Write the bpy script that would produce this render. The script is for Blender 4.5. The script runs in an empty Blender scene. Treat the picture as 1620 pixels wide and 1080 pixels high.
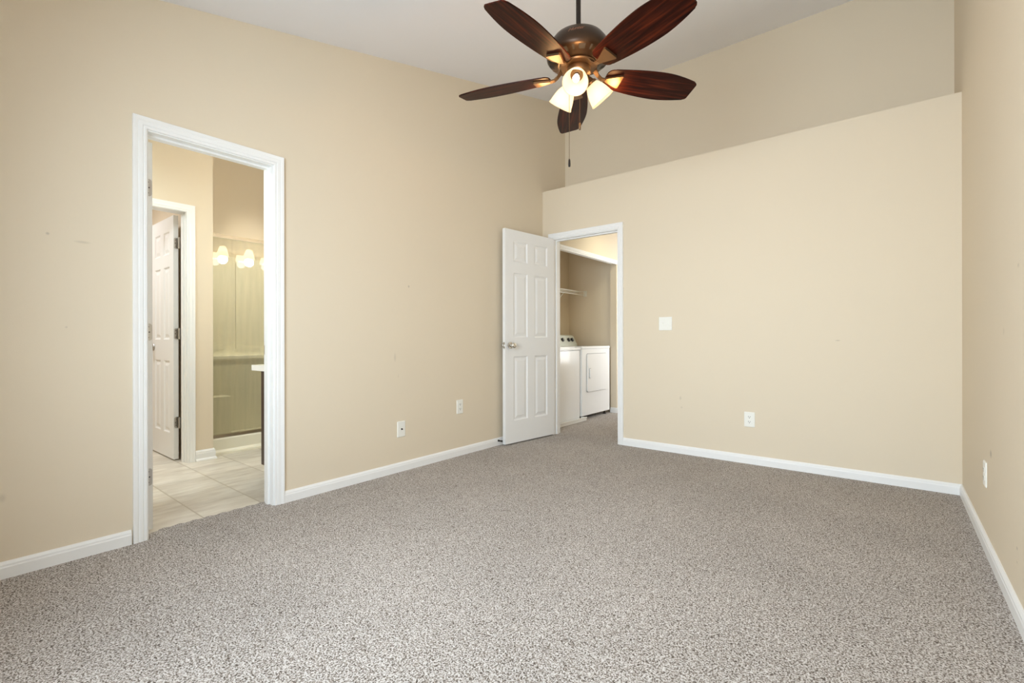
import bpy, bmesh, math, random
from mathutils import Vector, Matrix
random.seed(7)
S = bpy.context.scene
C = S.collection
PI = math.pi

# ------------------------------------------------------------------ camera, world, light, exposure
CAM_YAW = 0.6767
cam_d = bpy.data.cameras.new('camera')
cam = bpy.data.objects.new('camera', cam_d); C.objects.link(cam)
cam_d.sensor_width = 36.0
cam_d.lens = 747.06 * 36.0 / 1620.0
cam_d.shift_y = -2.81 / 1620.0
cam_d.clip_start = 0.02
cam.location = (0, 0, 0.99)
cam.rotation_euler = (Matrix.Rotation(CAM_YAW, 3, 'Z') @ Matrix.Rotation(PI/2, 3, 'X') @ Matrix.Rotation(-0.0018, 3, 'Z')).to_euler()
S.camera = cam
S.view_settings.view_transform = 'Standard'
S.view_settings.look = 'None'
S.view_settings.gamma = 1
S.view_settings.use_curve_mapping = False
S.view_settings.exposure = 0.06
S.cycles.max_bounces = 10
S.cycles.diffuse_bounces = 6
S.cycles.glossy_bounces = 4
S.cycles.transmission_bounces = 6
S.cycles.sample_clamp_indirect = 6
S.cycles.caustics_reflective = False
S.cycles.caustics_refractive = False
S.cycles.use_denoising = True

w = bpy.data.worlds.new('world'); S.world = w; w.use_nodes = True
wn = w.node_tree.nodes; wl = w.node_tree.links
sky = wn.new('ShaderNodeTexSky'); sky.sky_type = 'NISHITA'; sky.sun_disc = False; sky.sun_elevation = math.radians(40)
wl.new(sky.outputs[0], wn['Background'].inputs[0]); wn['Background'].inputs[1].default_value = 0.12

def area(name, loc, aim, sx, sy, power, col, spread=180):
    l = bpy.data.lights.new(name, 'AREA'); l.shape = 'RECTANGLE'; l.size = sx; l.size_y = sy
    l.energy = power; l.color = col; l.spread = math.radians(spread)
    o = bpy.data.objects.new(name, l); C.objects.link(o); o.location = loc
    o.rotation_euler = (Vector(aim)).to_track_quat('-Z', 'Y').to_euler()
    return o
DAY = (0.77, 0.895, 1.0)
# daylight falling in through the two bedroom windows behind the camera, and through the hall window
area('daylight_bedroom_window', (-1.375, -0.62, 1.45), (0.04, 1, -0.17), 0.85, 1.50, 57, DAY, 140)
area('daylight_bedroom_window', (-0.52, -0.62, 1.45), (0.04, 1, -0.17), 0.85, 1.50, 58, DAY, 150)
area('daylight_hall_window', (-1.55, 6.55, 1.35), (-1, -0.15, -0.1), 0.9, 1.5, 30, (0.95, 0.98, 1.0), 150)
# added fills over bathroom and shower; ceiling lamps of the small room beyond and the hall (out of view)
area('bathroom_fill_light', (-3.75, 0.35, 2.41), (0, 0, -1), .35, .35, 19, (.82, .96, 1.0))  # added fill to brighten the bathroom, no fixture behind it
area('shower_fill_light', (-4.95, 2.2, 2.85), (0, 0, -1), .25, .25, 5.5, (1.0, .95, .82), 75)  # added fill to brighten the dark shower alcove, not a known lamp
area('closet_ceiling_lamp', (-5.4, 0.5, 2.40), (0, 0, -1), .35, .35, 16, (.96, .97, 1.0))
area('hall_ceiling_lamp', (-2.35, 5.27, 2.42), (0, 0, -1), .26, .26, 4.8, (1.0, .97, .74))

# ------------------------------------------------------------------ materials
def mat(name, col, rough=0.6, metal=0.0, var=0.04, vscale=6.0, bump=0.0, bscale=60.0, spec=0.5, coat=0.0):
    m = bpy.data.materials.new(name); m.use_nodes = True
    nt = m.node_tree; n = nt.nodes; l = nt.links; b = n['Principled BSDF']
    b.inputs['Roughness'].default_value = rough; b.inputs['Metallic'].default_value = metal
    b.inputs['Specular IOR Level'].default_value = spec
    b.inputs['Coat Weight'].default_value = coat
    tc = n.new('ShaderNodeTexCoord')
    nz = n.new('ShaderNodeTexNoise'); nz.inputs['Scale'].default_value = vscale; nz.inputs['Detail'].default_value = 3
    l.new(tc.outputs['Object'], nz.inputs['Vector'])
    mx = n.new('ShaderNodeMix'); mx.data_type = 'RGBA'
    mx.inputs[6].default_value = tuple(c*(1-var) for c in col) + (1,)
    mx.inputs[7].default_value = tuple(min(1, c*(1+var)) for c in col) + (1,)
    l.new(nz.outputs[0], mx.inputs[0]); l.new(mx.outputs[2], b.inputs['Base Color'])
    if bump:
        nb = n.new('ShaderNodeTexNoise'); nb.inputs['Scale'].default_value = bscale; nb.inputs['Detail'].default_value = 4
        l.new(tc.outputs['Object'], nb.inputs['Vector'])
        bp = n.new('ShaderNodeBump'); bp.inputs['Strength'].default_value = bump; bp.inputs['Distance'].default_value = 0.002
        l.new(nb.outputs[0], bp.inputs['Height']); l.new(bp.outputs[0], b.inputs['Normal'])
    m['mx'] = 1
    return m
def emis(name, col, strength):
    m = bpy.data.materials.new(name); m.use_nodes = True
    nt = m.node_tree; n = nt.nodes; l = nt.links
    b = n['Principled BSDF']; b.inputs['Base Color'].default_value = (.8, .8, .8, 1)
    b.inputs['Emission Strength'].default_value = strength
    tc = n.new('ShaderNodeTexCoord'); nz = n.new('ShaderNodeTexNoise'); l.new(tc.outputs['Object'], nz.inputs['Vector'])
    mx = n.new('ShaderNodeMix'); mx.data_type = 'RGBA'
    mx.inputs[6].default_value = col + (1,); mx.inputs[7].default_value = tuple(c*.96 for c in col) + (1,)
    l.new(nz.outputs[0], mx.inputs[0]); l.new(mx.outputs[2], b.inputs['Emission Color'])
    return m

WALLC = (0.735, 0.640, 0.497)
M_wall = mat('wall_paint', WALLC, rough=0.75, var=0.012, vscale=1.2, bump=0.12, bscale=220, spec=0.3)
def add_marks(m, marks):
    """small scuffs: a soft ellipse of slightly darker paint at each place"""
    nt = m.node_tree; n = nt.nodes; l = nt.links; b = n['Principled BSDF']
    src = b.inputs['Base Color'].links[0].from_socket
    tc = n.new('ShaderNodeTexCoord')
    for (p, r, k) in marks:
        mp = n.new('ShaderNodeMapping'); mp.vector_type = 'POINT'
        mp.inputs['Scale'].default_value = tuple(1/a for a in r)
        mp.inputs['Location'].default_value = tuple(-q/a for q, a in zip(p, r))
        l.new(tc.outputs['Object'], mp.inputs['Vector'])
        ln = n.new('ShaderNodeVectorMath'); ln.operation = 'LENGTH'; l.new(mp.outputs[0], ln.inputs[0])
        mr = n.new('ShaderNodeMapRange'); mr.inputs[1].default_value = 1.0; mr.inputs[2].default_value = 0.3
        mr.inputs[3].default_value = 0; mr.inputs[4].default_value = k; l.new(ln.outputs['Value'], mr.inputs[0])
        mx = n.new('ShaderNodeMix'); mx.data_type = 'RGBA'; mx.inputs[7].default_value = (0.28, 0.24, 0.19, 1)
        l.new(mr.outputs[0], mx.inputs[0]); l.new(src, mx.inputs[6]); src = mx.outputs[2]
    l.new(src, b.inputs['Base Color'])
M_wall_left = mat('left_wall_paint', WALLC, rough=0.75, var=0.012, vscale=1.2, bump=0.12, bscale=220, spec=0.3)
LX = -2.887
add_marks(M_wall_left, [((LX, 2.33, 1.40), (.05, .010, .012), .5), ((LX, .455, 1.44), (.05, .035, .008), .22), ((LX, .34, 1.46), (.05, .008, .008), .4),
    ((LX, 2.20, .86), (.05, .012, .04), .22), ((LX, .202, .334), (.05, .016, .022), .2), ((LX, .40, 1.05), (.05, .006, .006), .25), ((LX, 2.23, .72), (.05, .006, .02), .15)])
M_wall_right = mat('right_wall_paint', WALLC, rough=0.75, var=0.012, vscale=1.2, bump=0.12, bscale=220, spec=0.3)
RX = 0.350
add_marks(M_wall_right, [((RX, 3.02, .47), (.05, .03, .022), .5), ((RX, 2.45, .24), (.05, .012, .008), .5), ((RX, 2.45, .19), (.05, .010, .006), .4),
    ((RX, 2.42, 1.25), (.05, .02, .01), .25), ((RX, 2.7, 1.02), (.05, .02, .02), .15)])
M_wall_back = mat('back_wall_paint', WALLC, rough=0.75, var=0.012, vscale=1.2, bump=0.12, bscale=220, spec=0.3)
BY = 4.117
add_marks(M_wall_back, [((-.30, BY, .98), (.02, .05, .006), .35), ((-1.43, BY, .48), (.012, .05, .02), .25), ((-1.42, BY, .40), (.012, .05, .012), .2)])
M_ceil = mat('ceiling_paint', (0.87, 0.878, 0.925), rough=0.9, var=0.01, vscale=2, bump=0.1, bscale=150, spec=0.2)
M_trim = mat('white_trim_paint', (0.86, 0.86, 0.85), rough=0.38, var=0.01, vscale=8)
M_door = mat('white_door_paint', (0.84, 0.84, 0.83), rough=0.42, var=0.012, vscale=8, bump=0.12, bscale=300)
M_plate = mat('white_plastic_plate', (0.85, 0.84, 0.78), rough=0.35, var=0.01)
M_slot = mat('dark_slot', (0.03, 0.025, 0.02), rough=0.8)
M_nickel = mat('satin_nickel', (0.55, 0.53, 0.50), rough=0.28, metal=1.0, var=0.05, vscale=30)
M_chrome = mat('polished_chrome', (0.75, 0.73, 0.69), rough=0.12, metal=1.0, var=0.02)
M_bronze = mat('dark_bronze', (0.042, 0.023, 0.011), rough=0.36, metal=0.55, var=0.15, vscale=18)
M_bronze_hi = mat('brushed_bronze', (0.17, 0.10, 0.050), rough=0.40, metal=0.75, var=0.12, vscale=25)
M_rod = mat('black_bronze_rod', (0.022, 0.015, 0.012), rough=0.4, metal=0.5)
M_copper = mat('copper_lettering', (0.35, 0.16, 0.10), rough=0.4, metal=0.6)
M_white_app = mat('white_enamel', (0.86, 0.87, 0.87), rough=0.18, var=0.005, coat=0.3)
M_app_seam = mat('grey_seam', (0.22, 0.22, 0.21), rough=0.6)
M_console = mat('pale_grey_console', (0.60, 0.62, 0.55), rough=0.4)
M_black = mat('black_plastic', (0.015, 0.015, 0.015), rough=0.35)
M_pan = mat('white_plastic_pan', (0.82, 0.81, 0.76), rough=0.4)
M_espresso = mat('espresso_wood', (0.035, 0.018, 0.012), rough=0.35, var=0.3, vscale=20)
M_marble = mat('white_cultured_marble', (0.88, 0.87, 0.83), rough=0.15, var=0.02)
M_fibre = mat('cream_fibreglass', (0.80, 0.765, 0.62), rough=0.3, var=0.01, spec=0.5)
M_wire = mat('white_coated_wire', (0.8, 0.78, 0.7), rough=0.4)
M_mirror = mat('mirror_silver', (0.9, 0.9, 0.9), rough=0.01, metal=1.0, var=0.0)
M_railmetal = mat('bronze_tinted_chrome', (0.55, 0.47, 0.36), rough=0.15, metal=1.0, var=0.03)

# carpet: two-tone yarn speckle, pile bump, broad vacuum marks
M_carpet = bpy.data.materials.new('beige_grey_carpet'); M_carpet.use_nodes = True
def carpet():
    nt = M_carpet.node_tree; n = nt.nodes; l = nt.links; b = n['Principled BSDF']
    b.inputs['Roughness'].default_value = 0.95; b.inputs['Specular IOR Level'].default_value = 0.1
    b.inputs['Sheen Weight'].default_value = 0.05; b.inputs['Sheen Roughness'].default_value = 0.5
    tc = n.new('ShaderNodeTexCoord')
    # slight warp so the tufts look like short leaning loops
    wp = n.new('ShaderNodeTexNoise'); wp.inputs['Scale'].default_value = 60; wp.inputs['Detail'].default_value = 2
    l.new(tc.outputs['Object'], wp.inputs['Vector'])
    sc = n.new('ShaderNodeVectorMath'); sc.operation = 'SCALE'; sc.inputs['Scale'].default_value = 0.012
    l.new(wp.outputs['Color'], sc.inputs[0])
    ad = n.new('ShaderNodeVectorMath'); ad.operation = 'ADD'; l.new(tc.outputs['Object'], ad.inputs[0]); l.new(sc.outputs[0], ad.inputs[1])
    n1 = n.new('ShaderNodeTexNoise'); n1.inputs['Scale'].default_value = 198; n1.inputs['Detail'].default_value = 2; n1.inputs['Roughness'].default_value = 0.6
    l.new(ad.outputs[0], n1.inputs['Vector'])
    r1 = n.new('ShaderNodeValToRGB'); e = r1.color_ramp.elements
    e[0].position = 0.38; e[0].color = (0.080, 0.062, 0.050, 1)
    e[1].position = 0.60; e[1].color = (0.64, 0.605, 0.575, 1)
    k = e.new(0.47); k.color = (0.325, 0.277, 0.236, 1)
    l.new(n1.outputs[0], r1.inputs[0])
    n2 = n.new('ShaderNodeTexNoise'); n2.inputs['Scale'].default_value = 1.4; n2.inputs['Detail'].default_value = 3
    l.new(tc.outputs['Object'], n2.inputs['Vector'])
    mr = n.new('ShaderNodeMapRange'); mr.inputs[1].default_value = .35; mr.inputs[2].default_value = .65; mr.inputs[3].default_value = .93; mr.inputs[4].default_value = 1.05
    l.new(n2.outputs[0], mr.inputs[0])
    mu = n.new('ShaderNodeMix'); mu.data_type = 'RGBA'; mu.blend_type = 'MULTIPLY'; mu.inputs[0].default_value = 1
    l.new(r1.outputs[0], mu.inputs[6]); l.new(mr.outputs[0], mu.inputs[7]); l.new(mu.outputs[2], b.inputs['Base Color'])
    bp = n.new('ShaderNodeBump'); bp.inputs['Strength'].default_value = 0.8; bp.inputs['Distance'].default_value = 0.004
    l.new(n1.outputs[0], bp.inputs['Height']); l.new(bp.outputs[0], b.inputs['Normal'])
carpet()

# bathroom tile
M_tile = bpy.data.materials.new('cream_stone_tile'); M_tile.use_nodes = True
def tile():
    nt = M_tile.node_tree; n = nt.nodes; l = nt.links; b = n['Principled BSDF']
    b.inputs['Roughness'].default_value = 0.38
    tc = n.new('ShaderNodeTexCoord'); sp = n.new('ShaderNodeSeparateXYZ'); l.new(tc.outputs['Object'], sp.inputs[0])
    def M(op, a, c=None):
        q = n.new('ShaderNodeMath'); q.operation = op
        for i, v in enumerate((a, c)):
            if v is None: continue
            if isinstance(v, (int, float)): q.inputs[i].default_value = v
            else: l.new(v, q.inputs[i])
        return q.outputs[0]
    TX, TY, G = 0.330, 0.3155, 0.0045
    ux = M('DIVIDE', M('ADD', sp.outputs[0], 3.268), TX); uy = M('DIVIDE', M('SUBTRACT', sp.outputs[1], 0.985), TY)
    fx = M('ABSOLUTE', M('SUBTRACT', M('FRACT', M('ADD', ux, 100.5)), 0.5)); fy = M('ABSOLUTE', M('SUBTRACT', M('FRACT', M('ADD', uy, 100.5)), 0.5))
    gx = M('LESS_THAN', fx, G/2/TX*1.0); gy = M('LESS_THAN', fy, G/2/TY*1.9)
    g = M('MAXIMUM', gx, gy)
    cb = n.new('ShaderNodeCombineXYZ'); l.new(M('FLOOR', M('ADD', ux, 100)), cb.inputs[0]); l.new(M('FLOOR', M('ADD', uy, 100)), cb.inputs[1])
    wn_ = n.new('ShaderNodeTexWhiteNoise'); wn_.noise_dimensions = '3D'; l.new(cb.outputs[0], wn_.inputs['Vector'])
    mp = n.new('ShaderNodeMapping'); mp.inputs['Scale'].default_value = (9, 2.2, 4)
    av = n.new('ShaderNodeVectorMath'); av.operation = 'ADD'; l.new(tc.outputs['Object'], av.inputs[0]); l.new(wn_.outputs['Color'], av.inputs[1])
    l.new(av.outputs[0], mp.inputs[0])
    nz = n.new('ShaderNodeTexNoise'); nz.inputs['Scale'].default_value = 2.5; nz.inputs['Detail'].default_value = 6; l.new(mp.outputs[0], nz.inputs['Vector'])
    r = n.new('ShaderNodeValToRGB'); e = r.color_ramp.elements
    e[0].position = .3; e[0].color = (0.56, 0.50, 0.42, 1); e[1].position = .7; e[1].color = (0.74, 0.695, 0.61, 1); l.new(nz.outputs[0], r.inputs[0])
    tone = n.new('ShaderNodeMapRange'); tone.inputs[3].default_value = .90; tone.inputs[4].default_value = 1.05; l.new(wn_.outputs['Value'], tone.inputs[0])
    mu = n.new('ShaderNodeMix'); mu.data_type = 'RGBA'; mu.blend_type = 'MULTIPLY'; mu.inputs[0].default_value = 1
    l.new(r.outputs[0], mu.inputs[6]); l.new(tone.outputs[0], mu.inputs[7])
    mx = n.new('ShaderNodeMix'); mx.data_type = 'RGBA'; mx.inputs[7].default_value = (0.47, 0.41, 0.32, 1)
    l.new(g, mx.inputs[0]); l.new(mu.outputs[2], mx.inputs[6]); l.new(mx.outputs[2], b.inputs['Base Color'])
    bp = n.new('ShaderNodeBump'); bp.invert = True; bp.inputs['Strength'].default_value = .6; bp.inputs['Distance'].default_value = .0015
    l.new(g, bp.inputs['Height']); l.new(bp.outputs[0], b.inputs['Normal'])
tile()

# cherry wood for the fan blades: grain runs along the object's x axis
M_cherry = bpy.data.materials.new('dark_cherry_wood'); M_cherry.use_nodes = True
def cherry():
    nt = M_cherry.node_tree; n = nt.nodes; l = nt.links; b = n['Principled BSDF']
    b.inputs['Roughness'].default_value = 0.42; b.inputs['Specular IOR Level'].default_value = .10
    tc = n.new('ShaderNodeTexCoord'); mp = n.new('ShaderNodeMapping'); mp.inputs['Scale'].default_value = (2.0, 34, 34)
    l.new(tc.outputs['Object'], mp.inputs[0])
    nz = n.new('ShaderNodeTexNoise'); nz.inputs['Scale'].default_value = 1.6; nz.inputs['Detail'].default_value = 7; nz.inputs['Distortion'].default_value = .6
    l.new(mp.outputs[0], nz.inputs['Vector'])
    r = n.new('ShaderNodeValToRGB'); e = r.color_ramp.elements
    e[0].position = .33; e[0].color = (0.006, 0.0012, 0.0008, 1); e[1].position = .72; e[1].color = (0.085, 0.014, 0.004, 1)
    k = e.new(.52); k.color = (0.027, 0.0042, 0.0014, 1)
    l.new(nz.outputs[0], r.inputs[0]); l.new(r.outputs[0], b.inputs['Base Color'])
cherry()

# frosted glass shade: translucent shell around the bulb
def shade_mat(name, tint, glow):
    m = bpy.data.materials.new(name); m.use_nodes = True
    nt = m.node_tree; n = nt.nodes; l = nt.links; n.remove(n['Principled BSDF']); out = n['Material Output']
    tr = n.new('ShaderNodeBsdfTranslucent'); tr.inputs[0].default_value = tint + (1,)
    df = n.new('ShaderNodeBsdfDiffuse'); df.inputs[0].default_value = tint + (1,)
    gl = n.new('ShaderNodeBsdfGlossy'); gl.inputs['Roughness'].default_value = .3; gl.inputs[0].default_value = (.5, .5, .5, 1)
    em = n.new('ShaderNodeEmission'); em.inputs[0].default_value = (1.0, .74, .42, 1)
    tc = n.new('ShaderNodeTexCoord'); nz = n.new('ShaderNodeTexNoise'); nz.inputs['Scale'].default_value = 18; l.new(tc.outputs['Object'], nz.inputs['Vector'])
    mr = n.new('ShaderNodeMapRange'); mr.inputs[3].default_value = glow*.8; mr.inputs[4].default_value = glow*1.2
    l.new(nz.outputs[0], mr.inputs[0]); l.new(mr.outputs[0], em.inputs[1])
    m1 = n.new('ShaderNodeMixShader'); m1.inputs[0].default_value = .5; l.new(tr.outputs[0], m1.inputs[1]); l.new(df.outputs[0], m1.inputs[2])
    m2 = n.new('ShaderNodeMixShader'); m2.inputs[0].default_value = .06; l.new(m1.outputs[0], m2.inputs[1]); l.new(gl.outputs[0], m2.inputs[2])
    ad = n.new('ShaderNodeAddShader'); l.new(m2.outputs[0], ad.inputs[0]); l.new(em.outputs[0], ad.inputs[1])
    l.new(ad.outputs[0], out.inputs[0])
    return m
M_shade = shade_mat('lit_frosted_glass', (.55, .47, .36), .5)
M_shade_bath = shade_mat('lit_bath_glass', (.95, .92, .85), 9.0)
M_bulb = emis('lit_bulb', (1.0, .82, .55), 14)
M_bulb_bath = emis('lit_bath_bulb', (1.0, .88, .7), 14)

M_glass = bpy.data.materials.new('shower_glass'); M_glass.use_nodes = True
def glass():
    nt = M_glass.node_tree; n = nt.nodes; l = nt.links; n.remove(n['Principled BSDF']); out = n['Material Output']
    tr = n.new('ShaderNodeBsdfTransparent'); tr.inputs[0].default_value = (.95, .94, .88, 1)
    gl = n.new('ShaderNodeBsdfGlossy'); gl.inputs['Roughness'].default_value = .0
    fr = n.new('ShaderNodeFresnel'); fr.inputs[0].default_value = 1.5
    tc = n.new('ShaderNodeTexCoord'); mp = n.new('ShaderNodeMapping'); mp.inputs['Scale'].default_value = (1, 14, 1.2)
    nz = n.new('ShaderNodeTexNoise'); nz.inputs['Scale'].default_value = 2; l.new(tc.outputs['Object'], mp.inputs[0]); l.new(mp.outputs[0], nz.inputs['Vector'])
    df = n.new('ShaderNodeBsdfDiffuse'); df.inputs[0].default_value = (.8, .78, .68, 1)
    mr = n.new('ShaderNodeMapRange'); mr.inputs[3].default_value = .06; mr.inputs[4].default_value = .16; l.new(nz.outputs[0], mr.inputs[0])
    m0 = n.new('ShaderNodeMixShader'); l.new(mr.outputs[0], m0.inputs[0]); l.new(tr.outputs[0], m0.inputs[1]); l.new(df.outputs[0], m0.inputs[2])
    m1 = n.new('ShaderNodeMixShader'); l.new(fr.outputs[0], m1.inputs[0]); l.new(m0.outputs[0], m1.inputs[1]); l.new(gl.outputs[0], m1.inputs[2])
    l.new(m1.outputs[0], out.inputs[0])
glass()
# ------------------------------------------------------------------ helpers
def tag(o, label=None, cat=None, group=None, kind=None):
    if label: o['label'] = label
    if cat: o['category'] = cat
    if group: o['group'] = group
    if kind: o['kind'] = kind
    return o
def obj(name, bm, m, parent=None, smooth=False, bevel=0, matrix=None, auto=None):
    if bevel:
        eds = [e for e in bm.edges if len(e.link_faces) == 2 and e.calc_face_angle(0) > .6]
        bmesh.ops.bevel(bm, geom=eds, offset=bevel, segments=2, affect='EDGES', profile=.6)
    bmesh.ops.recalc_face_normals(bm, faces=bm.faces)
    me = bpy.data.meshes.new(name); bm.to_mesh(me); bm.free()
    for mm in (m if isinstance(m, (list, tuple)) else [m]): me.materials.append(mm)
    if smooth:
        for p in me.polygons: p.use_smooth = True
        if auto is not None:
            me.set_sharp_from_angle(angle=math.radians(auto))
    o = bpy.data.objects.new(name, me); C.objects.link(o)
    if parent: o.parent = parent
    if matrix is not None: o.matrix_local = matrix
    return o
def thing(name, loc=(0, 0, 0), rz=0, **k):
    o = bpy.data.objects.new(name, None); C.objects.link(o); o.location = loc; o.rotation_euler = (0, 0, rz)
    o.empty_display_size = .1
    return tag(o, **k)
def part_empty(name, parent, loc=(0,0,0)):
    o = bpy.data.objects.new(name, None); C.objects.link(o); o.parent = parent; o.location = loc; return o
def box(bm, x0, x1, y0, y1, z0, z1, mi=0):
    if callable(z1) and y0 < YK < y1:
        box(bm, x0, x1, y0, YK, z0, z1, mi); box(bm, x0, x1, YK, y1, z0, z1, mi); return
    zt = (lambda y: z1) if not callable(z1) else z1
    zb = (lambda y: z0) if not callable(z0) else z0
    v = [bm.verts.new(p) for p in ((x0,y0,zb(y0)),(x1,y0,zb(y0)),(x1,y1,zb(y1)),(x0,y1,zb(y1)),(x0,y0,zt(y0)),(x1,y0,zt(y0)),(x1,y1,zt(y1)),(x0,y1,zt(y1)))]
    for f in ((0,3,2,1),(4,5,6,7),(0,1,5,4),(1,2,6,5),(2,3,7,6),(3,0,4,7)):
        fc = bm.faces.new([v[i] for i in f]); fc.material_index = mi
def B(*a):
    bm = bmesh.new(); box(bm, *a); return bm
def lathe(bm, prof, seg=40, M=None, cap=False, mi=0):
    rings = []
    for r, z in prof:
        ring = []
        if r < 1e-6:
            ring = [bm.verts.new((0, 0, z))]*1
        else:
            for k in range(seg):
                a = 2*PI*k/seg; ring.append(bm.verts.new((r*math.cos(a), r*math.sin(a), z)))
        rings.append(ring)
    fs = []
    for a, b in zip(rings, rings[1:]):
        for k in range(seg):
            q = [a[k % len(a)], a[(k+1) % len(a)], b[(k+1) % len(b)], b[k % len(b)]]
            u = []
            for v in q:
                if v not in u: u.append(v)
            if len(u) >= 3: fs.append(bm.faces.new(u))
    if cap:
        for r_ in (rings[0], rings[-1]):
            if len(r_) > 2: fs.append(bm.faces.new(r_))
    for f in fs: f.material_index = mi
    if M is not None:
        vs = set(v for r_ in rings for v in r_)
        for v in vs: v.co = M @ v.co
def tube(bm, pts, r, seg=10, mi=0):
    pts = [Vector(p) for p in pts]; rings = []
    for i, p in enumerate(pts):
        d = (pts[min(i+1, len(pts)-1)] - pts[max(i-1, 0)]).normalized()
        u = d.orthogonal().normalized() if i == 0 else (pu - d*pu.dot(d)).normalized()
        pu = u; v = d.cross(u)
        rr = r[i] if isinstance(r, (list, tuple)) else r
        rings.append([bm.verts.new(p + (u*math.cos(2*PI*k/seg) + v*math.sin(2*PI*k/seg))*rr) for k in range(seg)])
    for a, b in zip(rings, rings[1:]):
        for k in range(seg):
            bm.faces.new((a[k], a[(k+1) % seg], b[(k+1) % seg], b[k])).material_index = mi
    bm.faces.new(rings[0][::-1]); bm.faces.new(rings[-1])
def extrude_poly(bm, pts, h, M=None, mi=0):
    """pts in xy, extruded to z=h"""
    a = [bm.verts.new((x, y, 0)) for x, y in pts]; b = [bm.verts.new((x, y, h)) for x, y in pts]
    n = len(pts); fs = [bm.faces.new(a[::-1]), bm.faces.new(b)]
    for k in range(n): fs.append(bm.faces.new((a[k], a[(k+1) % n], b[(k+1) % n], b[k])))
    for f in fs: f.material_index = mi
    if M is not None:
        for v in a+b: v.co = M @ v.co
def rrect(w, h, r, n=5):
    pts = []
    for cx, cy, a0 in ((w/2-r, h/2-r, 0), (-w/2+r, h/2-r, PI/2), (-w/2+r, -h/2+r, PI), (w/2-r, -h/2+r, 3*PI/2)):
        for k in range(n+1):
            a = a0 + PI/2*k/n; pts.append((cx+r*math.cos(a), cy+r*math.sin(a)))
    return pts
CASE = [(0,0),(0,.008),(.003,.0105),(.012,.0115),(.014,.0085),(.019,.0125),(.034,.0135),(.036,.0115),(.041,.0145),(.050,.0165),(.056,.0165),(.058,.014),(.058,0)]
def casing(a0, a1, top, bot, P, prof=CASE):
    """U-shaped door casing round an opening a0..a1 up to top; P(a, z, t) gives the world point"""
    bm = bmesh.new(); cols = []
    for w_, t in prof:
        cols.append([bm.verts.new(P(*q, t)) for q in ((a0-w_, bot), (a0-w_, top+w_), (a1+w_, top+w_), (a1+w_, bot))])
    for a, b in zip(cols, cols[1:]):
        for k in range(3): bm.faces.new((a[k], a[k+1], b[k+1], b[k]))
    bm.faces.new([c[0] for c in cols]); bm.faces.new([c[3] for c in cols][::-1])
    return bm
BASE = [(0,0),(.014,0),(.0145,.050),(.0125,.055),(.012,.062),(.0085,.068),(.006,.0725),(.0045,.0735),(0,.0735)]
def baseboard(name, p0, p1, nrm, label, z0=-.004, prof=BASE, parent=None, sc=1.0):
    bm = bmesh.new(); nv = Vector(nrm+(0,)); cols = []
    for p in (p0, p1):
        cols.append([bm.verts.new(Vector((p[0], p[1], z0 + (z*sc if z > 0 else 0))) + nv*t + Vector((0,0,0 if z > 0 else 0))) for t, z in prof])
    n = len(prof)
    for k in range(n): bm.faces.new((cols[0][k], cols[0][(k+1) % n], cols[1][(k+1) % n], cols[1][k]))
    bm.faces.new(cols[0][::-1]); bm.faces.new(cols[1])
    o = obj(name, bm, M_trim, parent)
    if parent is None: tag(o, label, 'baseboard', kind='structure')
    return o

def cz(y): return max(2.42, 3.645 - .2446*(4.564 - y))
YK = 4.564 - (3.645-2.42)/.2446
Y0 = -0.45            # window wall behind the camera
YU = 4.564           # upper wall above the ledge

# ------------------------------------------------------------------ floor
bm = bmesh.new()
# bedroom + hall carpet as a grid polygon with an irregular edge at the bathroom doorway
box(bm, LX, RX, Y0, BY+.0, -.12, 0); box(bm, -2.745, -2.026, BY, 4.232, -.12, 0); box(bm, -3.75, -1.6, 4.232, 7.6, -.12, 0)
ys = [.700+.606*k/60 for k in range(61)]
ed = [-2.995 - .006*math.sin(k*.9) - .004*random.random() + (.055*max(0, 1-k/9)**1.5 if k < 9 else 0) for k in range(61)]
top = [bm.verts.new((x, y, .0)) for x, y in zip(ed, ys)]; top2 = [bm.verts.new((LX, y, .0)) for y in ys]
bot = [bm.verts.new((x, y, -.12)) for x, y in zip(ed, ys)]
for k in range(60):
    bm.faces.new((top[k], top2[k], top2[k+1], top[k+1])); bm.faces.new((bot[k], top[k], top[k+1], bot[k+1]))
fl = tag(obj('floor', bm, M_carpet), 'speckled beige and grey carpet covering the bedroom and hall', 'floor', kind='structure')
fb = tag(obj('floor_bathroom', B(-6.2, -2.93, Y0, 3.3, -.14, -.010), M_tile), 'cream square tile floor seen through the bathroom doorway', 'floor', kind='structure')

# ------------------------------------------------------------------ ceilings
bm = bmesh.new(); box(bm, -6.4, .5, YK, YU+.12, cz, lambda y: cz(y)+.12); box(bm, -6.4, .5, Y0-.12, YK, 2.42, 2.54)
tag(obj('ceiling', bm, M_ceil), 'sloping off-white ceiling rising towards the far wall', 'ceiling', kind='structure')
tag(obj('ceiling_hall', B(-3.85, -1.5, 4.234, 7.6, 2.44, 2.54), M_ceil), 'flat ceiling of the hall beyond the open door', 'ceiling', kind='structure')

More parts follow.
